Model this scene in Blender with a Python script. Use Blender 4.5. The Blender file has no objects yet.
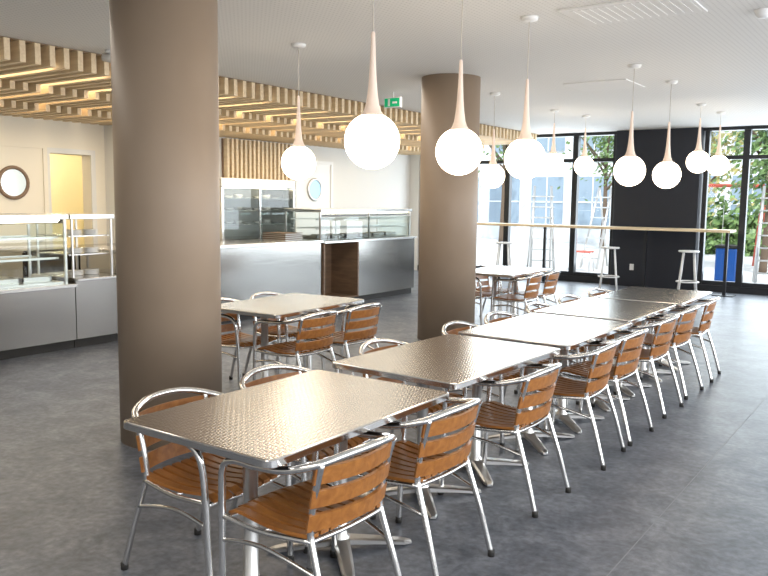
import bpy, bmesh, math, random
from mathutils import Vector, Matrix
random.seed(4)
S=bpy.context.scene
COL=bpy.context.collection
# ---------------------------------------------------------------- materials
def new_mat(name):
    m=bpy.data.materials.new(name);m.use_nodes=True
    nt=m.node_tree;b=nt.nodes['Principled BSDF'];return m,nt,b
def pmat(name,col,rough=.5,metal=0,spec=.5,emit=None,es=0):
    m,nt,b=new_mat(name)
    b.inputs['Base Color'].default_value=(*col,1);b.inputs['Roughness'].default_value=rough
    b.inputs['Metallic'].default_value=metal;b.inputs['Specular IOR Level'].default_value=spec
    if emit: b.inputs['Emission Color'].default_value=(*emit,1);b.inputs['Emission Strength'].default_value=es
    return m
def add(nt,t,**k):
    n=nt.nodes.new(t)
    for a,v in k.items(): setattr(n,a,v)
    return n
def ramp(nt,stops):
    r=add(nt,'ShaderNodeValToRGB');e=r.color_ramp.elements
    e[0].position=stops[0][0];e[0].color=(*stops[0][1],1)
    e[1].position=stops[-1][0];e[1].color=(*stops[-1][1],1)
    for p,c in stops[1:-1]:
        x=e.new(p);x.color=(*c,1)
    return r
def coords(nt,scale=(1,1,1),kind='Object'):
    tc=add(nt,'ShaderNodeTexCoord');mp=add(nt,'ShaderNodeMapping')
    mp.inputs['Scale'].default_value=scale
    nt.links.new(tc.outputs[kind],mp.inputs['Vector']);return mp.outputs['Vector']
def glass_mat(name,tint=(.93,.97,.96),ior=1.45,rough=0.0):
    m=bpy.data.materials.new(name);m.use_nodes=True;nt=m.node_tree;nt.nodes.clear()
    o=add(nt,'ShaderNodeOutputMaterial');mx=add(nt,'ShaderNodeMixShader')
    t=add(nt,'ShaderNodeBsdfTransparent');g=add(nt,'ShaderNodeBsdfGlossy');f=add(nt,'ShaderNodeFresnel')
    t.inputs['Color'].default_value=(*tint,1);g.inputs['Roughness'].default_value=rough
    f.inputs['IOR'].default_value=ior
    nt.links.new(f.outputs[0],mx.inputs[0]);nt.links.new(t.outputs[0],mx.inputs[1]);nt.links.new(g.outputs[0],mx.inputs[2])
    nt.links.new(mx.outputs[0],o.inputs[0]);return m

# floor: mottled blue-grey vinyl
M_floor,nt,b=new_mat('vinyl_floor')
v=coords(nt)
n1=add(nt,'ShaderNodeTexNoise');n1.inputs['Scale'].default_value=3.4;n1.inputs['Detail'].default_value=10;n1.inputs['Roughness'].default_value=.76;n1.inputs['Distortion'].default_value=.5
n2=add(nt,'ShaderNodeTexNoise');n2.inputs['Scale'].default_value=26;n2.inputs['Detail'].default_value=6
n3=add(nt,'ShaderNodeTexNoise');n3.inputs['Scale'].default_value=.9;n3.inputs['Detail'].default_value=4
for n in(n1,n2,n3): nt.links.new(v,n.inputs['Vector'])
r1=ramp(nt,[(.36,(.088,.100,.124)),(.5,(.148,.162,.190)),(.64,(.228,.246,.280))])
nt.links.new(n1.outputs['Fac'],r1.inputs[0])
r2=ramp(nt,[(.32,(.72,.72,.72)),(.68,(1.2,1.2,1.2))]);nt.links.new(n2.outputs['Fac'],r2.inputs[0])
r3=ramp(nt,[(.35,(.88,.88,.90)),(.65,(1.08,1.07,1.05))]);nt.links.new(n3.outputs['Fac'],r3.inputs[0])
mx=add(nt,'ShaderNodeMix',data_type='RGBA',blend_type='MULTIPLY');mx.inputs[0].default_value=1
nt.links.new(r1.outputs[0],mx.inputs[6]);nt.links.new(r2.outputs[0],mx.inputs[7])
mx2=add(nt,'ShaderNodeMix',data_type='RGBA',blend_type='MULTIPLY');mx2.inputs[0].default_value=1
nt.links.new(mx.outputs[2],mx2.inputs[6]);nt.links.new(r3.outputs[0],mx2.inputs[7])
nt.links.new(mx2.outputs[2],b.inputs['Base Color'])
b.inputs['Roughness'].default_value=.38
bp=add(nt,'ShaderNodeBump');bp.inputs['Strength'].default_value=.08;bp.inputs['Distance'].default_value=.01
nt.links.new(n2.outputs['Fac'],bp.inputs['Height']);nt.links.new(bp.outputs[0],b.inputs['Normal'])
M_seam=pmat('floor_seam',(.24,.25,.27),.5)

# ceiling: off-white acoustic plaster with perforation
M_ceil,nt,b=new_mat('acoustic_ceiling')
v=coords(nt,(24,24,24))
vo=add(nt,'ShaderNodeTexVoronoi');vo.inputs['Randomness'].default_value=0;vo.inputs['Scale'].default_value=1
nt.links.new(v,vo.inputs['Vector'])
r1=ramp(nt,[(.15,(.64,.63,.61)),(.22,(.80,.79,.765))]);nt.links.new(vo.outputs['Distance'],r1.inputs[0])
nt.links.new(r1.outputs[0],b.inputs['Base Color']);b.inputs['Roughness'].default_value=.8
M_ceilplain=pmat('ceiling_plain',(.80,.79,.77),.8)
M_void=pmat('ceiling_void_brown',(.30,.22,.14),.8)
M_wall=pmat('wall_paint_white',(.72,.71,.68),.7)
M_wallc=pmat('wall_paint_cream',(.80,.74,.62),.7)
M_yel=pmat('wall_paint_yellow',(.86,.76,.48),.7)
M_black=pmat('black_frame',(.012,.014,.018),.4)
M_navy=pmat('navy_panel',(.010,.013,.022),.55)
M_col,nt,b=new_mat('taupe_column_paint')
v=coords(nt);n1=add(nt,'ShaderNodeTexNoise');n1.inputs['Scale'].default_value=3;nt.links.new(v,n1.inputs['Vector'])
r1=ramp(nt,[(.3,(.325,.245,.176)),(.7,(.345,.262,.190))]);nt.links.new(n1.outputs['Fac'],r1.inputs[0])
nt.links.new(r1.outputs[0],b.inputs['Base Color']);b.inputs['Roughness'].default_value=.5
def steel(name,col,rough,scale):
    m,nt,b=new_mat(name)
    v=coords(nt,scale);n=add(nt,'ShaderNodeTexNoise');n.inputs['Scale'].default_value=1;n.inputs['Detail'].default_value=4
    nt.links.new(v,n.inputs['Vector'])
    mr=add(nt,'ShaderNodeMapRange');mr.inputs['To Min'].default_value=rough-.06;mr.inputs['To Max'].default_value=rough+.08
    nt.links.new(n.outputs['Fac'],mr.inputs['Value']);nt.links.new(mr.outputs[0],b.inputs['Roughness'])
    b.inputs['Base Color'].default_value=(*col,1);b.inputs['Metallic'].default_value=1
    return m
M_steel=steel('brushed_steel',(.44,.425,.40),.17,(2,2,90))
M_steelt=steel('steel_worktop',(.68,.67,.65),.24,(60,2,2))
M_alu=pmat('polished_aluminium',(.82,.81,.79),.14,1)
M_alub=pmat('satin_aluminium',(.68,.67,.65),.33,1)
# embossed table top
M_top,nt,b=new_mat('embossed_steel_top')
v=coords(nt,(1,1,1))
b.inputs['Metallic'].default_value=1;b.inputs['Roughness'].default_value=.18
vo=add(nt,'ShaderNodeTexVoronoi');vo.inputs['Randomness'].default_value=0;vo.inputs['Scale'].default_value=34
nt.links.new(v,vo.inputs['Vector'])
mth=add(nt,'ShaderNodeMath',operation='MULTIPLY');mth.inputs[1].default_value=14
sn=add(nt,'ShaderNodeMath',operation='SINE')
nt.links.new(vo.outputs['Distance'],mth.inputs[0]);nt.links.new(mth.outputs[0],sn.inputs[0])
bp=add(nt,'ShaderNodeBump');bp.inputs['Strength'].default_value=.22;bp.inputs['Distance'].default_value=.0012
nt.links.new(sn.outputs[0],bp.inputs['Height']);nt.links.new(bp.outputs[0],b.inputs['Normal'])
r1=ramp(nt,[(.0,(.46,.44,.41)),(1,(.72,.695,.655))]);mr=add(nt,'ShaderNodeMapRange');mr.inputs['From Min'].default_value=-1
nt.links.new(sn.outputs[0],mr.inputs['Value']);nt.links.new(mr.outputs[0],r1.inputs[0]);nt.links.new(r1.outputs[0],b.inputs['Base Color'])
def wood(name,c1,c2,scale,rough=.42):
    m,nt,b=new_mat(name)
    v=coords(nt,scale);n=add(nt,'ShaderNodeTexNoise');n.inputs['Scale'].default_value=1;n.inputs['Detail'].default_value=6;n.inputs['Distortion'].default_value=.6
    nt.links.new(v,n.inputs['Vector'])
    r=ramp(nt,[(.3,c1),(.72,c2)]);nt.links.new(n.outputs['Fac'],r.inputs[0]);nt.links.new(r.outputs[0],b.inputs['Base Color'])
    b.inputs['Roughness'].default_value=rough;return m
M_oak=wood('honey_oak_slat',(.27,.095,.020),(.44,.180,.042),(30,8,30),.36)
M_ash=wood('ash_baffle',(.70,.54,.34),(.84,.69,.47),(2,30,30),.55)
M_brown=wood('brown_laminate',(.17,.11,.07),(.25,.165,.105),(3,3,20),.5)
M_glass=glass_mat('display_glass',(.87,.93,.91),1.6)
M_wglass=glass_mat('window_glass',(.95,.98,.99),1.35)
M_globe=pmat('opal_glass_glow',(1,.95,.88),.3,emit=(1,.83,.62),es=9)
M_socket=pmat('lamp_stem_porcelain',(.84,.70,.60),.35,emit=(1,.68,.48),es=.12)
M_cord=pmat('lamp_cord',(.60,.55,.48),.5)
M_white=pmat('white_plastic',(.80,.80,.79),.4)
M_led=pmat('led_diffuser',(1,1,1),.5,emit=(1,.84,.60),es=6)
M_plate=pmat('porcelain',(.85,.85,.83),.2)
M_green=pmat('exit_green',(.0,.30,.12),.4,emit=(.0,.5,.2),es=.4)
M_blue=pmat('blue_plastic',(.02,.12,.45),.4)
M_red=pmat('red_plastic',(.6,.10,.06),.45)
M_mirror=pmat('porthole_glass',(.50,.52,.48),.1,.6)
M_portblue=pmat('porthole_glass_lit',(.25,.45,.6),.1,.2,emit=(.3,.55,.8),es=.2)
M_dark=pmat('dark_void',(.03,.028,.025),.6)

# ---------------------------------------------------------------- mesh builder
class MB:
    def __init__(s,name,mats):
        s.bm=bmesh.new();s.name=name;s.mats=mats
    def box(s,x0,x1,y0,y1,z0,z1,m=0,bev=0):
        bm=s.bm
        vs=[bm.verts.new((x,y,z)) for z in (z0,z1) for y in (y0,y1) for x in (x0,x1)]
        idx=[(0,2,3,1),(4,5,7,6),(0,1,5,4),(2,6,7,3),(0,4,6,2),(1,3,7,5)]
        fs=[bm.faces.new([vs[i] for i in f]) for f in idx]
        for f in fs:f.material_index=m
        if bev>0:
            es=list({e for f in fs for e in f.edges})
            r=bmesh.ops.bevel(bm,geom=es,offset=bev,segments=2,affect='EDGES',profile=.5)
            for f in r['faces']: f.material_index=m
        return s
    def quad(s,pts,m=0):
        f=s.bm.faces.new([s.bm.verts.new(p) for p in pts]);f.material_index=m;return s
    def px(s,x,y0,y1,z0,z1,m): return s.quad([(x,y0,z0),(x,y1,z0),(x,y1,z1),(x,y0,z1)],m)
    def py(s,y,x0,x1,z0,z1,m): return s.quad([(x0,y,z0),(x1,y,z0),(x1,y,z1),(x0,y,z1)],m)
    def pz(s,z,x0,x1,y0,y1,m): return s.quad([(x0,y0,z),(x1,y0,z),(x1,y1,z),(x0,y1,z)],m)
    def tube(s,pts,r,m=0,seg=10,sub=6,caps=True,closed=False):
        P=[Vector(p) for p in pts]
        if sub>1 and len(P)>2:
            Q=[];n=len(P)
            for i in range(n-1 if not closed else n):
                if closed: a,b_,c,d=P[(i-1)%n],P[i],P[(i+1)%n],P[(i+2)%n]
                else: a,b_,c,d=P[max(i-1,0)],P[i],P[i+1],P[min(i+2,n-1)]
                for k in range(sub):
                    t=k/sub
                    Q.append(.5*((2*b_)+(c-a)*t+(2*a-5*b_+4*c-d)*t*t+(3*b_-a-3*c+d)*t**3))
            if not closed: Q.append(P[-1])
            P=Q
        n=len(P);bm=s.bm;rings=[];nrm=None
        for i,p in enumerate(P):
            if closed: T=(P[(i+1)%n]-P[i-1]).normalized()
            else: T=(P[min(i+1,n-1)]-P[max(i-1,0)]).normalized()
            if nrm is None:
                nrm=T.orthogonal().normalized()
            else:
                nrm=(nrm-T*nrm.dot(T)).normalized()
            B=T.cross(nrm)
            rr=r(i/(n-1)) if callable(r) else r
            rings.append([bm.verts.new(p+(nrm*math.cos(a)+B*math.sin(a))*rr) for a in [2*math.pi*k/seg for k in range(seg)]])
        for i in range(n-1 if not closed else n):
            A=rings[i];Bq=rings[(i+1)%n]
            for k in range(seg):
                f=bm.faces.new([A[k],A[(k+1)%seg],Bq[(k+1)%seg],Bq[k]]);f.material_index=m;f.smooth=True
        if caps and not closed:
            f=bm.faces.new(rings[0][::-1]);f.material_index=m
            f=bm.faces.new(rings[-1]);f.material_index=m
        return s
    def lathe(s,prof,c=(0,0),m=0,seg=28,smooth=True,mfun=None):
        bm=s.bm;rings=[]
        for (r,z) in prof:
            if r<1e-5: rings.append([bm.verts.new((c[0],c[1],z))])
            else: rings.append([bm.verts.new((c[0]+r*math.cos(a),c[1]+r*math.sin(a),z)) for a in [2*math.pi*k/seg for k in range(seg)]])
        for i in range(len(rings)-1):
            A,B=rings[i],rings[i+1];mi=mfun(i) if mfun else m
            if len(A)==1 and len(B)==1: continue
            for k in range(seg):
                k2=(k+1)%seg
                if len(A)==1: f=bm.faces.new([A[0],B[k],B[k2]])
                elif len(B)==1: f=bm.faces.new([A[k],B[0],A[k2]])
                else: f=bm.faces.new([A[k],A[k2],B[k2],B[k]])
                f.material_index=mi;f.smooth=smooth
        return s
    def strip(s,path,width_dir,w,t,m=0):
        bm=s.bm;W=Vector(width_dir);rings=[]
        for p,nn in path:
            p=Vector(p);nn=Vector(nn).normalized()
            rings.append([bm.verts.new(p+W*w/2+nn*t/2),bm.verts.new(p-W*w/2+nn*t/2),bm.verts.new(p-W*w/2-nn*t/2),bm.verts.new(p+W*w/2-nn*t/2)])
        for i in range(len(rings)-1):
            for k in range(4):
                f=bm.faces.new([rings[i][k],rings[i][(k+1)%4],rings[i+1][(k+1)%4],rings[i+1][k]]);f.material_index=m
        for R in (rings[0][::-1],rings[-1]):
            f=bm.faces.new(R);f.material_index=m
        return s
    def mesh(s):
        bmesh.ops.recalc_face_normals(s.bm,faces=s.bm.faces)
        me=bpy.data.meshes.new(s.name);s.bm.to_mesh(me);s.bm.free()
        for m in s.mats: me.materials.append(m)
        return me
    def obj(s,loc=(0,0,0),rot=0,parent=None,name=None):
        return place(s.mesh(),name or s.name,loc,rot,parent)
def place(me,name,loc=(0,0,0),rot=0,parent=None):
    o=bpy.data.objects.new(name,me);o.location=loc;o.rotation_euler=(0,0,rot);COL.objects.link(o)
    if parent: o.parent=parent
    return o
def box(name,x0,x1,y0,y1,z0,z1,mat,bev=0):
    return MB(name,[mat]).box(x0,x1,y0,y1,z0,z1,0,bev).obj()

# ---------------------------------------------------------------- room shell
XL,XR,YB,YF,HC=-10.0,3.6,-3.5,15.25,3.0
box('floor',XL-2.5,XR,YB,YF+.1,-.1,0,M_floor)
box('ceiling',XL-.2,XR,YB,YF+.15,HC,HC+.12,M_ceil)
box('ceiling_void_panel',XL,-6.80,YB,YF,HC-.012,HC-.002,M_void)
w=MB('wall_left',[M_wallc,M_wall])
D0,D1=6.22,6.86
w.box(XL-.2,XL,YB,D0,0,HC,0)
w.box(XL-.2,XL,D0,D1,2.2,HC,0)
w.box(XL-.2,XL,D1,8.4,0,HC,0)
w.box(XL-.2,XL,8.4,YF+.1,0,HC,1)
w.obj()
c=MB('wall_corridor',[M_yel,M_wallc]);c.box(XL-2.2,XL-2.0,5.0,8.6,0,HC,0);c.box(XL-2.0,XL-.2,8.4,8.6,0,HC,0);c.box(XL-2.0,XL-.2,5.0,5.1,0,HC,1);c.box(XL-2.2,XL-.2,5.0,8.6,HC,HC+.1,1);c.obj()
cl=MB('corridor_ceiling_lamp',[M_white,M_led]);cl.box(XL-1.3,XL-.8,6.6,7.2,HC-.06,HC,0);cl.box(XL-1.28,XL-.82,6.62,7.18,HC-.065,HC-.06,1);cl.obj()
t=MB('trim_1',[M_wall]);t.box(XL,XL+.02,D0-.07,D0,0,2.27);t.box(XL,XL+.02,D1,D1+.07,0,2.27);t.box(XL,XL+.02,D0,D1,2.2,2.27);t.obj()
box('wall_pier',XL,XL+.35,7.1,8.0,0,2.64,M_wall)
box('wall_back',XL-.2,XR+.2,YB-.2,YB,0,HC,M_wall)
w=MB('wall_right',[M_wall]);w.box(XR,XR+.2,YB,YF,0,.5);w.box(XR,XR+.2,YB,YF,2.6,HC)
for y in (YB,0.2,4.2,8.2,12.2,15.0): w.box(XR,XR+.2,y,y+.25,.5,2.6)
w.obj()
def porthole_door(n,y0,y1,zp,mat_leaf,mat_ring,mat_g,h=2.15):
    d=MB(n,[mat_leaf,mat_ring,mat_g,M_alub]);X=XL+.004
    d.box(X,X+.03,y0,y1,0,h,0)
    for a,b_ in ((y0-.06,y0),(y1,y1+.06)): d.box(X,X+.05,a,b_,0,h+.06,0)
    d.box(X,X+.05,y0,y1,h,h+.06,0)
    yc=(y0+y1)/2
    d.tube([(X+.04,yc+.2*math.cos(a),zp+.2*math.sin(a)) for a in [2*math.pi*k/28 for k in range(28)]],.026,1,8,1,closed=True)
    vs=[d.bm.verts.new((X+.045,yc+.195*math.cos(2*math.pi*k/28),zp+.195*math.sin(2*math.pi*k/28))) for k in range(28)]
    f=d.bm.faces.new(vs);f.material_index=2
    d.tube([(X+.03,y1-.08,1.0),(X+.08,y1-.08,1.0),(X+.08,y1-.18,1.0)],.011,3,8,1)
    d.obj()
porthole_door('door_1',5.24,6.10,1.78,M_wallc,M_brown,M_mirror,2.25)
porthole_door('door_2',11.3,12.3,1.80,M_white,M_alub,M_portblue,2.3)

# window wall
fr=MB('wall_far',[M_black,M_wall])
fr.box(XL-.2,-9.75,YF,YF+.2,0,HC,1)
fr.box(XL-.2,XR+.2,YF,YF+.2,HC-.06,HC,0)
fr.box(-9.75,XR,YF,YF+.2,0,.12,0)
fr.box(XR-.3,XR+.2,YF,YF+.2,0,HC,1)
fr.obj()
mull=[-9.72,-8.6,-7.55,-6.05,-5.2,-3.55,-2.86,-1.5,-.1,1.3,2.7]
wi=1
for a,b_ in zip(mull[:-1],mull[1:]):
    if abs(a+5.2)<.01: continue
    wn=MB('window_%d'%wi,[M_black,M_wglass]);wi+=1
    wn.box(a,a+.08,YF+.02,YF+.14,.12,HC-.06)
    wn.box(b_-.05 if b_ in(2.7,-5.2,) else b_-.03,b_,YF+.02,YF+.14,.12,HC-.06)
    wn.box(a+.08,b_-.03,YF+.03,YF+.13,2.42,2.49)
    wn.box(a+.08,b_-.03,YF+.03,YF+.13,.12,.20)
    wn.py(YF+.08,a+.08,b_-.03,.2,2.42,1)
    wn.py(YF+.08,a+.08,b_-.03,2.49,HC-.06,1)
    wn.obj()
pn=MB('wall_panel_navy',[M_navy,M_white]);pn.box(-5.15,-3.58,YF-.12,YF+.2,0,HC)
pn.box(-4.78,-4.70,YF-.13,YF-.12,.32,.44,1);pn.obj()

# ceiling bits
v=MB('ceiling_vent',[M_ceilplain,M_dark]);v.box(-2.35,-1.45,5.5,6.1,HC-.012,HC,0,.003)
for i in range(14): v.box(-2.28+i*.06,-2.255+i*.06,5.56,6.04,HC-.014,HC-.011,0)
v.obj()
v=MB('ceiling_hatch',[M_ceilplain]);v.box(-3.7,-2.95,8.9,9.6,HC-.01,HC,0,.003);v.obj()
sp=MB('smoke_detector',[M_white,M_red]);sp.lathe([(.0,HC-.055),(.03,HC-.055),(.045,HC-.04),(.055,HC-.02),(.06,HC)],(-1.12,6.3),0,20);sp.obj()
ex=MB('exit_sign',[M_white,M_green]);ex.box(-5.97,-5.71,8.46,8.5,2.80,2.93,0,.004);ex.box(-5.955,-5.725,8.455,8.46,2.812,2.918,1)
ex.box(-5.90,-5.87,8.45,8.456,2.82,2.91,0);ex.box(-5.83,-5.76,8.45,8.456,2.85,2.875,0);ex.box(-5.85,-5.83,8.47,8.49,2.93,HC,0);ex.obj()
spt=MB('ceiling_spotlight',[M_white,M_dark]);spt.lathe([(0,HC-.03),(.05,HC-.03),(.05,HC),(0,HC)],(-6.55,4.75),0,16);spt.tube([(-6.55,4.75,HC-.03),(-6.55,4.75,HC-.07)],.012,0,8,1);spt.tube([(-6.62,4.72,HC-.06),(-6.46,4.80,HC-.10)],.04,0,14,1);spt.obj()
box('floor_seam',-1.05,-1.045,-1,15.2,0,.0012,M_seam)

for cx,cy in ((-4.146,3.418),(-4.617,7.865)):
    k=MB('column',[M_col]);k.lathe([(0,0),(.335,0),(.335,HC),(0,HC)],(0,0),0,72);o=k.obj((cx,cy,0))
    for p in o.data.polygons: p.use_smooth = abs(p.normal.z)<.5

# ---------------------------------------------------------------- baffle ceiling
bf=MB('ceiling_baffles',[M_ash]);y=.2;i=0;HB=HC-.012
while y<15.1:
    a=-6.78;bm=bf.bm
    prof=[(a,HB),(a,HC-.20),(a-1.2,HC-.20),(a-1.2,HC-.28),(a-2.2,HC-.28),(a-2.2,HC-.36),(XL+.01,HC-.36),(XL+.01,HB)]
    A=[bm.verts.new((p[0],y,p[1])) for p in prof];B=[bm.verts.new((p[0],y+.055,p[1])) for p in prof]
    bm.faces.new(A[::-1]);bm.faces.new(B)
    for k in range(len(prof)): bm.faces.new([A[k],A[(k+1)%8],B[(k+1)%8],B[k]])
    y+=.145;i+=1
bf.obj()
for k in range(24):
    y=.2+.145*(4+4*k)+.062
    if y>15: break
    l=MB('led_strip_light',[M_alub,M_led]);l.box(-9.6,-6.95,y,y+.07,HC-.14,HC-.05,0);l.box(-9.6,-6.95,y+.005,y+.065,HC-.146,HC-.14,1);l.obj()
sl=MB('wall_slats',[M_ash,M_brown]);sl.box(XL+.0,XL+.03,9.4,11.1,0,2.62,1)
y=9.42
while y<11.08: sl.box(XL+.03,XL+.12,y,y+.05,0,2.62,0);y+=.105
sl.obj()

# ---------------------------------------------------------------- pendant lamps
R=.158
def lampmesh(zg):
    L=MB('pendant_lamp',[M_socket,M_globe,M_cord,M_white])
    prof=[]
    for k in range(17):
        a=-math.pi/2+k/16*math.radians(154); prof.append((R*math.cos(a),R*math.sin(a)))
    prof[0]=(0,-R)
    L.lathe(prof,(0,0),1,36)
    r0,z0=prof[-1]
    L.lathe([(r0,z0),(.050,z0+.025),(.038,z0+.06),(.029,z0+.12),(.022,z0+.20),(.017,z0+.30),(.013,z0+.40),(.011,z0+.45),(.008,z0+.46),(0,z0+.463)],(0,0),0,20)
    L.tube([(0,0,z0+.455),(0,0,HC-zg-.03)],.0035,2,6,1)
    L.lathe([(0,HC-zg-.035),(.03,HC-zg-.034),(.062,HC-zg-.024),(.068,HC-zg),(0,HC-zg)],(0,0),3,24)
    return L.mesh()
m1=lampmesh(1.94);m2=lampmesh(2.2)
for x,y in [(-2.64,3.63),(-2.65,4.64),(-2.62,5.61),(-2.60,8.08),(-2.57,9.33),(-4.81,5.47),(-4.76,9.23)]:
    place(m1,'pendant_lamp',(x,y,1.94))
for x,y in [(-2.78,11.62),(-2.76,12.77),(-4.82,11.32),(-4.70,12.3)]:
    place(m2,'pendant_lamp',(x,y,2.2))

# ---------------------------------------------------------------- chair
def chairmesh():
    c=MB('bistro_chair',[M_alu,M_oak,M_dark])
    half=[(-.245,.215,.012),(-.247,.205,.25),(-.252,.195,.50),(-.262,.175,.62),(-.268,.11,.662),(-.270,-.02,.668),(-.262,-.14,.680),(-.215,-.245,.708),(-.11,-.30,.735)]
    c.tube(half+[(0,-.315,.742)]+[(-x,y,z) for x,y,z in half[::-1]],.0145,0,12,7)
    for s in(-1,1):
        c.tube([(s*.215,-.335,.012),(s*.205,-.275,.22),(s*.195,-.215,.40),(s*.193,-.205,.46),(s*.196,-.225,.58),(s*.200,-.262,.715)],.0135,0,12,6)
        c.tube([(s*.249,.20,.425),(s*.235,.0,.412),(s*.197,-.212,.42)],.011,0,10,5)
        c.tube([(s*.248,.203,.33),(s*.235,.0,.355),(s*.203,-.255,.30)],.009,0,8,5)
        for p in((s*.245,.215),(s*.215,-.335)):
            c.lathe([(0,0),(.016,0),(.0165,.02),(.0165,.03),(0,.03)],p,2,10)
    c.tube([(-.249,.195,.415),(0,.205,.405),(.249,.195,.415)],.011,0,10,4)
    c.tube([(-.197,-.21,.42),(0,-.215,.415),(.197,-.21,.42)],.010,0,10,4)
    c.tube([(-.235,.0,.408),(.235,.0,.408)],.009,0,8,1)
    n=8
    for i in range(n):
        x=(i-(n-1)/2)*.055
        path=[]
        yf=.225-abs(x)**2*.5
        for k in range(13):
            t=k/12;y=-.215+t*(yf+.215)
            z=.440-.018*math.sin(math.pi*min(1,t*1.1))+ .004*t - (max(0,t-.82)/.18)**2*.022
            path.append(((x*(.95+.05*t),y,z),(0,0,1)))
        c.strip(path,(1,0,0),.038,.014,1)
    for z0 in (.492,.582,.670):
        hw=.215;path=[]
        u=(z0-.44)/.275; yb=-.212-.05*u
        for k in range(15):
            t=-1+2*k/14;x=hw*t
            y=yb-.045*(1-t*t)+.012
            nx=-.09*t/hw*1.0
            path.append(((x,y,z0),(nx*-1,-1,-.25)))
        c.strip(path,Vector((0,-.2,1)).normalized(),.064,.013,1)
    return c.mesh()
CH=chairmesh()
def chair(x,y,rot): 
    return place(CH,'bistro_chair',(x,y,0),rot)
for y in (2.2,2.88,3.83,4.72,5.32,6.15,6.85,7.6):
    chair(-1.885+random.uniform(-.015,.015),y,math.radians(90+random.uniform(-4,4)))
for y in (2.24,2.86,3.85,4.78,5.40,6.15,6.85,7.6):
    chair(-2.455+random.uniform(-.015,.015),y,math.radians(-90+random.uniform(-4,4)))

# ---------------------------------------------------------------- table
def tablemesh(L=1.20,W=.80):
    t=MB('bistro_table',[M_top,M_alub,M_dark,M_alu])
    bm=t.bm;r=.035
    def ring(off,z):
        P=[]
        for cx,cy,a0 in((W/2,L/2,0),(-W/2,L/2,90),(-W/2,-L/2,180),(W/2,-L/2,270)):
            sx=1 if cx>0 else -1;sy=1 if cy>0 else -1
            for k in range(6):
                a=math.radians(a0+k*18);P.append(bm.verts.new((cx-sx*(r)+math.cos(a)*(r-off),cy-sy*(r)+math.sin(a)*(r-off),z)))
        return P
    rings=[ring(.006,.708),ring(0,.712),ring(0,.735),ring(.003,.739),ring(.008,.740)]
    for i in range(len(rings)-1):
        for k in range(24):
            f=bm.faces.new([rings[i][k],rings[i][(k+1)%24],rings[i+1][(k+1)%24],rings[i+1][k]]);f.material_index=3
    f=bm.faces.new(rings[-1]);f.material_index=0
    f=bm.faces.new(rings[0][::-1]);f.material_index=2
    for s in(-1,1):
        y=s*(L/2-.31)
        t.lathe([(0,.04),(.045,.04),(.045,.06),(.030,.075),(.030,.68),(.05,.695),(.05,.708),(0,.708)],(0,y),1,24)
        t.box(-.2,.2,y-.025,y+.025,.692,.708,1);t.box(-.03,.03,y-.14,y+.14,.690,.708,1)
        for k in range(4):
            a=math.radians(45+90*k);dx,dy=math.cos(a),math.sin(a)
            W0=Vector((-dy,dx,0));vs=[]
            for q,w_,zt,zb in((.02,.038,.060,.03),(.16,.034,.045,.022),(.30,.028,.026,.008),(.335,.014,.018,.006)):
                p=Vector((dx*q,y+dy*q,0))
                vs.append([bm.verts.new(p+W0*w_+Vector((0,0,zb))),bm.verts.new(p+W0*w_+Vector((0,0,zt-.006))),bm.verts.new(p+W0*w_*.6+Vector((0,0,zt))),bm.verts.new(p-W0*w_*.6+Vector((0,0,zt))),bm.verts.new(p-W0*w_+Vector((0,0,zt-.006))),bm.verts.new(p-W0*w_+Vector((0,0,zb)))])
            for i in range(3):
                for j in range(6):
                    f=bm.faces.new([vs[i][j],vs[i][(j+1)%6],vs[i+1][(j+1)%6],vs[i+1][j]]);f.material_index=1
            bm.faces.new(vs[-1]).material_index=1;bm.faces.new(vs[0][::-1]).material_index=1
            t.lathe([(0,0),(.016,0),(.016,.012),(0,.012)],(dx*.305,y+dy*.305),2,10)
    return t.mesh()
TB=tablemesh()
for x,y,r in((-2.146,2.443,0),(-2.185,3.80,-2.0),(-2.155,5.09,-.4),(-2.18,6.36,-.8),(-2.15,7.62,.4)):
    place(TB,'bistro_table',(x,y,0),math.radians(r))
place(TB,'bistro_table',(-4.42,4.88,0),math.radians(3))
for y in (4.62,5.22): chair(-4.10,y,math.radians(88))
for y in (4.62,5.2): chair(-4.70,y,math.radians(-88))
place(TB,'bistro_table',(-4.45,9.05,0),0)
for y in (8.8,9.35): chair(-4.18,y,math.radians(90+3))
for y in (8.85,9.4): chair(-4.75,y,math.radians(-90))

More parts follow.
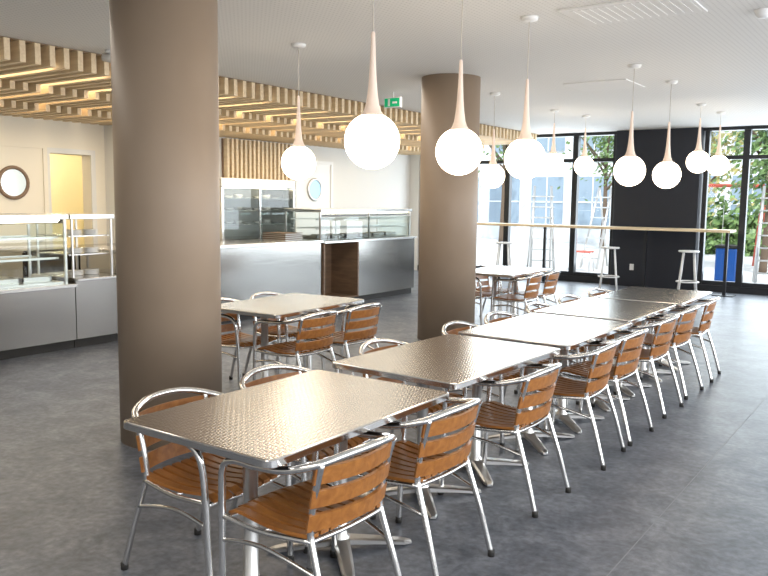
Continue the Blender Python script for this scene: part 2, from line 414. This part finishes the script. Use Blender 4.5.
# ---------------------------------------------------------------- serving counters
FX=-7.31;BX=-8.15
def display_case(name,y0,y1,zb,zt,seams=(),recess=None):
    c=MB(name,[M_steel,M_glass,M_dark,M_alub,M_plate,M_brown,M_steelt,M_led])
    if recess: 
        c.box(BX,FX-.05,recess[1],y1,.1,zb-.03,0); c.box(BX,FX-.55,recess[0],recess[1],.1,zb-.03,5)
        c.box(FX-.55,FX-.02,recess[0],recess[0]+.03,.1,zb-.03,5);c.box(FX-.55,FX-.02,recess[1]-.02,recess[1]+.01,.1,zb-.03,5)
        c.box(FX-.56,FX-.03,recess[0]+.03,recess[1]-.02,.1,.12,5)
    else: c.box(BX,FX-.05,y0,y1,.1,zb-.03,0)
    c.box(BX,FX-.10,y0,y1,0,.1,2)
    for s in seams: c.box(FX-.052,FX-.048,s,s+.004,.1,zb-.03,2)
    c.box(BX-.02,FX,y0,y1,zb-.04,zb,6,.006)
    g0=FX-.10
    c.box(BX+.02,g0+.01,y0+.02,y1-.02,zt-.05,zt,6,.006)
    c.box(g0-.06,g0-.03,y0+.1,y1-.1,zt-.062,zt-.05,7)
    # front glass, curving back towards the top rail
    prof=[(g0-.008,zb),(g0-.008,zb+(zt-zb)*.62),(g0-.016,zb+(zt-zb)*.74),(g0-.035,zt-.09),(g0-.06,zt-.05)]
    for (xa,za),(xb,zb_) in zip(prof[:-1],prof[1:]):
        c.quad([(xa,y0+.04,za),(xa,y1-.04,za),(xb,y1-.04,zb_),(xb,y0+.04,zb_)],1)
    c.py(y0+.04,BX+.05,g0-.02,zb,zt-.05,1)
    c.py(y1-.04,BX+.05,g0-.02,zb,zt-.05,1)
    for yy in (y0+.03,y1-.06,(y0+y1)/2):
        for xx in (g0-.04,BX+.02): c.box(xx,xx+.022,yy,yy+.025,zb,zt-.05,3)
    for z in (zb+(zt-zb)*.36,zb+(zt-zb)*.66):
        c.pz(z,BX+.10,g0-.12,y0+.06,y1-.07,1);c.box(g0-.13,g0-.115,y0+.06,y1-.07,z-.008,z+.014,3);c.box(BX+.10,BX+.115,y0+.06,y1-.07,z-.008,z+.010,3)
    c.box(BX+.06,g0-.04,y0+.06,y1-.07,zb+.002,zb+.02,3)
    # shallow steel pans on the deck
    n=int((y1-y0-.2)/.36)
    for k in range(n):
        ya=y0+.12+k*.36
        c.box(BX+.2,g0-.16,ya,ya+.32,zb+.02,zb+.03,6);c.box(BX+.2,g0-.16,ya,ya+.01,zb+.03,zb+.07,3);c.box(BX+.2,g0-.16,ya+.31,ya+.32,zb+.03,zb+.07,3);c.box(g0-.17,g0-.16,ya,ya+.32,zb+.03,zb+.07,3)
    return c
display_case('glass_display_counter',2.45,4.82,.70,1.42,seams=(3.6,)).obj()
p=MB('plate_shelf_counter',[M_steel,M_glass,M_dark,M_plate,M_alub,M_steelt])
p.box(BX,FX-.05,4.83,5.40,.1,.72,0);p.box(BX,FX-.1,4.83,5.4,0,.1,2);p.box(BX-.02,FX,4.83,5.40,.72,.75,5,.006)
for z in (.98,1.18):
    p.box(BX+.05,FX-.2,4.86,5.36,z,z+.012,5)
p.box(BX+.02,FX-.12,4.84,5.38,1.37,1.42,5,.004)
for yy in(4.86,5.34):
    for xx in(BX+.03,FX-.16): p.box(xx,xx+.02,yy,yy+.02,.75,1.37,4)
for z in (.75,.992,1.192):
    for xx,yy in((-7.65,5.02),(-7.65,5.22)):
        for k in range(4): p.lathe([(0,z+k*.014),(.05,z+k*.014),(.085,z+.012+k*.014),(.083,z+.016+k*.014),(0,z+.008+k*.014)],(xx,yy),3,20)
p.obj()
s=MB('serving_counter',[M_steel,M_dark,M_alub,M_steelt])
s.box(BX,FX-.05,5.42,8.88,.1,.985,0);s.box(BX,FX-.1,5.42,8.88,0,.1,1);s.box(BX-.02,FX,5.42,8.88,.975,1.02,3,.006)
for y in (6.5,): s.box(FX-.052,FX-.047,y,y+.005,.1,.97,1)
s.obj()
display_case('glass_display_counter',8.90,11.40,1.0,1.47,seams=(),recess=(8.9,9.75)).obj()
b2=MB('back_counter',[M_steel,M_dark]);b2.box(-9.6,-9.0,5.2,11.6,.1,.92,0);b2.box(-9.6,-9.05,5.2,11.6,0,.1,1);b2.box(-9.62,-8.98,5.2,11.6,.92,.95,0,.005);b2.obj()
h=MB('heated_display_cabinet',[M_steelt,M_glass,M_dark,M_plate,M_led,M_alub])
hx0,hx1,hy0,hy1,z0,z1=-8.95,-8.25,7.75,9.30,0,1.90
h.box(hx0,hx1,hy0,hy1,0.0,1.02,0)
h.box(hx0,hx1,hy0,hy1,z1-.13,z1,0,.01)
h.box(hx0,hx0+.03,hy0,hy1,1.02,z1-.13,3)
for yy in(hy0,hy1-.04,): h.box(hx0+.03,hx1,yy,yy+.04,1.02,z1-.13,0)
for z in (1.22,1.42,1.60):
    h.box(hx0+.05,hx1-.05,hy0+.05,hy1-.05,z,z+.015,5)
    for k in range(7):
        yy=hy0+.16+k*.2
        h.lathe([(0,z+.016),(.05,z+.016),(.075,z+.03+.02*(k%3)),(.07,z+.03+.02*(k%3)),(0,z+.022)],(-8.5,yy),3,16)
h.box(hx1-.02,hx1,(hy0+hy1)/2-.015,(hy0+hy1)/2+.015,1.02,z1-.13,0)
h.px(hx1-.025,hy0+.04,hy1-.04,1.02,z1-.13,1)
h.box(hx1-.14,hx1-.08,hy0+.1,hy1-.1,z1-.142,z1-.13,4)
h.obj()
tr=MB('tray_stack',[M_alub,M_brown])
for k in range(8): tr.box(-7.95,-7.5,8.25,8.62,1.02+k*.014,1.028+k*.014,k%2,.002)
tr.obj()
nb=MB('notice_poster',[M_white,M_blue]);nb.box(XL+.002,XL+.015,8.5,9.1,1.75,2.5,0);nb.box(XL+.015,XL+.018,8.56,9.04,2.2,2.44,1);nb.obj()
rs=MB('round_wall_sign',[M_blue,M_white]);
vs=[rs.bm.verts.new((XL+.365,7.75+.11*math.cos(a),2.38+.11*math.sin(a))) for a in [2*math.pi*k/24 for k in range(24)]]
vs2=[rs.bm.verts.new((XL+.352,7.75+.11*math.cos(a),2.38+.11*math.sin(a))) for a in [2*math.pi*k/24 for k in range(24)]]
rs.bm.faces.new(vs);rs.bm.faces.new(vs2[::-1])
for k in range(24): rs.bm.faces.new([vs[k],vs[(k+1)%24],vs2[(k+1)%24],vs2[k]])
rs.obj()

# ---------------------------------------------------------------- window bar and stools
br=MB('window_bar_counter',[M_ash,M_black]);br.box(-8.2,-2.86,14.45,14.95,1.12,1.165,0,.005)
for x in (-8.0,-6.4,-4.4,-2.98): br.box(x,x+.05,14.68,14.73,0,1.12,1)
for x in (-8.0,-6.4,-4.4,-2.98): br.box(x-.15,x+.2,14.55,14.85,0,.015,1)
br.obj()
def stool():
    s=MB('bar_stool',[M_white])
    s.lathe([(0,.775),(.165,.775),(.175,.785),(.172,.805),(0,.80)],(0,0),0,24)
    for k in range(4):
        a=math.radians(45+90*k);s.tube([(math.cos(a)*.12,math.sin(a)*.12,.78),(math.cos(a)*.215,math.sin(a)*.215,0)],.016,0,8,1)
    s.tube([(math.cos(a)*.185,math.sin(a)*.185,.26) for a in [2*math.pi*k/24 for k in range(24)]],.012,0,8,1,closed=True)
    return s.mesh()
SM=stool()
for x in(-7.0,-4.85,-3.45): place(SM,'bar_stool',(x,14.15,0),.3)

# ---------------------------------------------------------------- outside
M_pave=pmat('pavement',(.62,.62,.61),.8);M_fac=pmat('facade',(.76,.78,.80),.8);M_facw=pmat('facade_glazing',(.28,.36,.44),.15)
def leafmat(nm,a,b2_):
    m,nt,b=new_mat(nm);v=coords(nt);n=add(nt,'ShaderNodeTexNoise');n.inputs['Scale'].default_value=6;nt.links.new(v,n.inputs['Vector'])
    r=ramp(nt,[(.35,a),(.65,b2_)]);nt.links.new(n.outputs['Fac'],r.inputs[0]);nt.links.new(r.outputs[0],b.inputs['Base Color']);return m
M_leaf=leafmat('leaves',(.07,.14,.04),(.24,.36,.12));M_leafy=leafmat('leaves_autumn',(.36,.30,.10),(.50,.48,.20))
M_bark=pmat('bark',(.13,.09,.06),.9)
box('ground_outside',-40,30,YF+.2,45,-.2,-.05,M_pave)
f=MB('building_facade',[M_fac,M_facw,M_black]);f.box(-34,14,32,33,-.1,11,0)
for i in range(22):
    for j in range(3):
        x=-33+i*2.05;z=.6+j*3.2
        f.box(x,x+1.45,31.93,32,z,z+2.1,1);f.box(x+.7,x+.75,31.9,31.95,z,z+2.1,0);f.box(x,x+1.45,31.9,31.95,z+1,z+1.06,0)
f.obj()
def tree(x,y,s,mat=None,n=900,sp=.8,zc=3.6):
    t=MB('tree',[M_bark,mat or M_leaf]);t.tube([(0,0,-.05),(.05,0,1.4),(0,.1,2.8),(.1,0,4.2)],lambda q:.10-.06*q,0,10,5)
    for k in range(5):
        a=k*1.3;t.tube([(0,.05,2.0+k*.3),(math.cos(a)*.7,math.sin(a)*.7,2.8+k*.3),(math.cos(a)*1.3,math.sin(a)*1.3,3.2+k*.35)],lambda q:.05-.038*q,0,6,3)
    for k in range(n):
        a=random.uniform(0,6.28);h=random.gauss(0,1);rr=abs(random.gauss(0,1))*sp
        p=Vector((math.cos(a)*rr,math.sin(a)*rr,zc+h*sp));n_=Vector((random.uniform(-1,1),random.uniform(-1,1),random.uniform(-1,1))).normalized()
        u=n_.orthogonal().normalized();w_=n_.cross(u);l=.10
        vs=[t.bm.verts.new(p+u*l),t.bm.verts.new(p+w_*l*.5),t.bm.verts.new(p-u*l),t.bm.verts.new(p-w_*l*.5)]
        t.bm.faces.new(vs).material_index=1
    o=place(t.mesh(),'tree',(x,y,0));o.scale=(s,s,s);return o
tree(-3.3,20.6,.95,n=1700,zc=3.2);tree(1.6,24,1.2);tree(-9.9,28,1.0,zc=4.2,n=1300);tree(-14.5,29,1.1,zc=4.4);tree(-5.7,24.5,1.0,M_leafy,1700,.85,3.5)
# shrub planting beyond the terrace
sh=MB('shrub_bed',[M_leaf])
for k in range(3200):
    p=Vector((random.uniform(-7.5,-1.5),28+random.gauss(0,.35),abs(random.gauss(0,.75))))
    n_=Vector((random.uniform(-1,1),random.uniform(-1,1),random.uniform(-1,1))).normalized();u=n_.orthogonal().normalized();w_=n_.cross(u);l=.16
    sh.bm.faces.new([sh.bm.verts.new(q) for q in (p+u*l,p+w_*l*.6,p-u*l,p-w_*l*.6)])
sh.obj()
def terr(x,y,m):
    k=MB('terrace_chair',[m,M_alub])
    k.box(-.22,.22,-.2,.22,.42,.45,0,.01);k.box(-.22,.22,-.24,-.20,.45,.85,0,.01)
    for a in(-1,1):
        for b_ in(-.2,.2): k.tube([(a*.2,b_,.42),(a*.23,b_*1.1,-.05)],.013,1,6,1)
    k.obj((x,y,0),random.uniform(0,6))
for x,y in((-6.9,18.2),): terr(x,y,M_red)
def ladder(x,y,r):
    ld=MB('step_ladder',[M_alub])
    for s in(-1,1):
        ld.tube([(s*.28,-.5,-.05),(s*.2,0,2.0)],.03,0,6,1);ld.tube([(s*.28,.5,-.05),(s*.2,0,2.0)],.025,0,6,1)
    for k in range(7):
        q=(k+1)/8;ld.box(-.27,.27,-.5*(1-q)-.04,-.5*(1-q)+.04,2.05*q-.06,2.05*q-.03,0)
    ld.obj((x,y,0),r)
ladder(-7.9,18.0,.5);ladder(-6.9,19.6,-.4);ladder(-2.75,18.0,.2)
# playground swing frame
sw=MB('playground_swing_frame',[M_red,M_alub,M_dark])
sw.tube([(-1.3,0,2.1),(1.3,0,2.1)],.045,0,8,1)
for a in(-1.3,1.3):
    for b_ in(-.8,.8): sw.tube([(a,0,2.1),(a,b_,-.05)],.04,0,8,1)
for a in(-.55,.55):
    for q in(-.2,.2): sw.tube([(a+q,0,2.1),(a+q,0,.5)],.008,1,5,1)
    sw.box(a-.22,a+.22,-.09,.09,.47,.50,2)
sw.obj((-4.9,22.0,0),.35)
bb=MB('waste_bin',[M_blue,M_dark]);bb.box(-.2,.2,-.2,.2,0,.8,0,.03);bb.box(-.22,.22,-.22,.22,.8,.86,1,.02);bb.obj((-3.3,16.6,-.05))

# ---------------------------------------------------------------- lights
W=bpy.data.worlds.new('sky');S.world=W;W.use_nodes=True;nt=W.node_tree
bg=nt.nodes['Background'];sk=add(nt,'ShaderNodeTexSky');sk.sky_type='HOSEK_WILKIE';sk.sun_direction=Vector((.5,.2,.8)).normalized();sk.turbidity=4
mxx=add(nt,'ShaderNodeMix',data_type='RGBA');mxx.inputs[0].default_value=.6;mxx.inputs[7].default_value=(.88,.94,1,1)
nt.links.new(sk.outputs[0],mxx.inputs[6]);nt.links.new(mxx.outputs[2],bg.inputs['Color']);bg.inputs['Strength'].default_value=2.8
def area(name,loc,rot,sx,sy,p,col):
    l=bpy.data.lights.new(name,'AREA');l.shape='RECTANGLE';l.size=sx;l.size_y=sy;l.energy=p;l.color=col
    o=bpy.data.objects.new(name,l);o.location=loc;o.rotation_euler=rot;COL.objects.link(o);return o
sun=bpy.data.lights.new('sun','SUN');sun.energy=4;sun.angle=.02;so=bpy.data.objects.new('sun',sun);so.rotation_euler=(math.radians(35),math.radians(25),0);COL.objects.link(so)
area('daylight_far',(-3.2,YF+.6,1.6),(math.radians(-90),0,0),12,2.6,520,(.85,.93,1))
area('fill_right',(XR+.5,5.5,1.6),(0,math.radians(90),0),2.2,16,520,(.98,.98,1))  # added fill outside the unseen right wall, brightens tables and columns
area('kitchen_fill',(-8.7,8,2.55),(0,0,0),.8,11,105,(1,.88,.68))  # added fill below the baffles, on top of the LED strips; no fixture
area('ceiling_fill_near',(-1.2,-.8,2.95),(0,0,0),3,1.6,75,(1,.93,.84))  # added soft fill behind the camera, not an actual ceiling fixture
area('ceiling_fill_mid',(-5.4,6.5,2.97),(0,0,0),.6,9,70,(1,.90,.78))  # added ambient fill over mid-room; no lamp hangs here
pl=bpy.data.lights.new('corridor_light','POINT');pl.energy=60;pl.color=(1,.93,.8);pl.shadow_soft_size=.15
po=bpy.data.objects.new('corridor_light',pl);po.location=(XL-1.0,6.8,2.5);COL.objects.link(po)

# ---------------------------------------------------------------- camera
cam=bpy.data.cameras.new('camera');cam.sensor_width=36;cam.lens=36*780.2/768;cam.clip_start=.05;cam.clip_end=200
co=bpy.data.objects.new('camera',cam);COL.objects.link(co)
Rm=Matrix.Rotation(.6115,4,'Z')@Matrix.Rotation(math.pi/2-.1119,4,'X')@Matrix.Rotation(.01215,4,'Z')
co.matrix_world=Matrix.Translation((0,0,1.608))@Rm
S.camera=co
S.view_settings.view_transform='Standard'
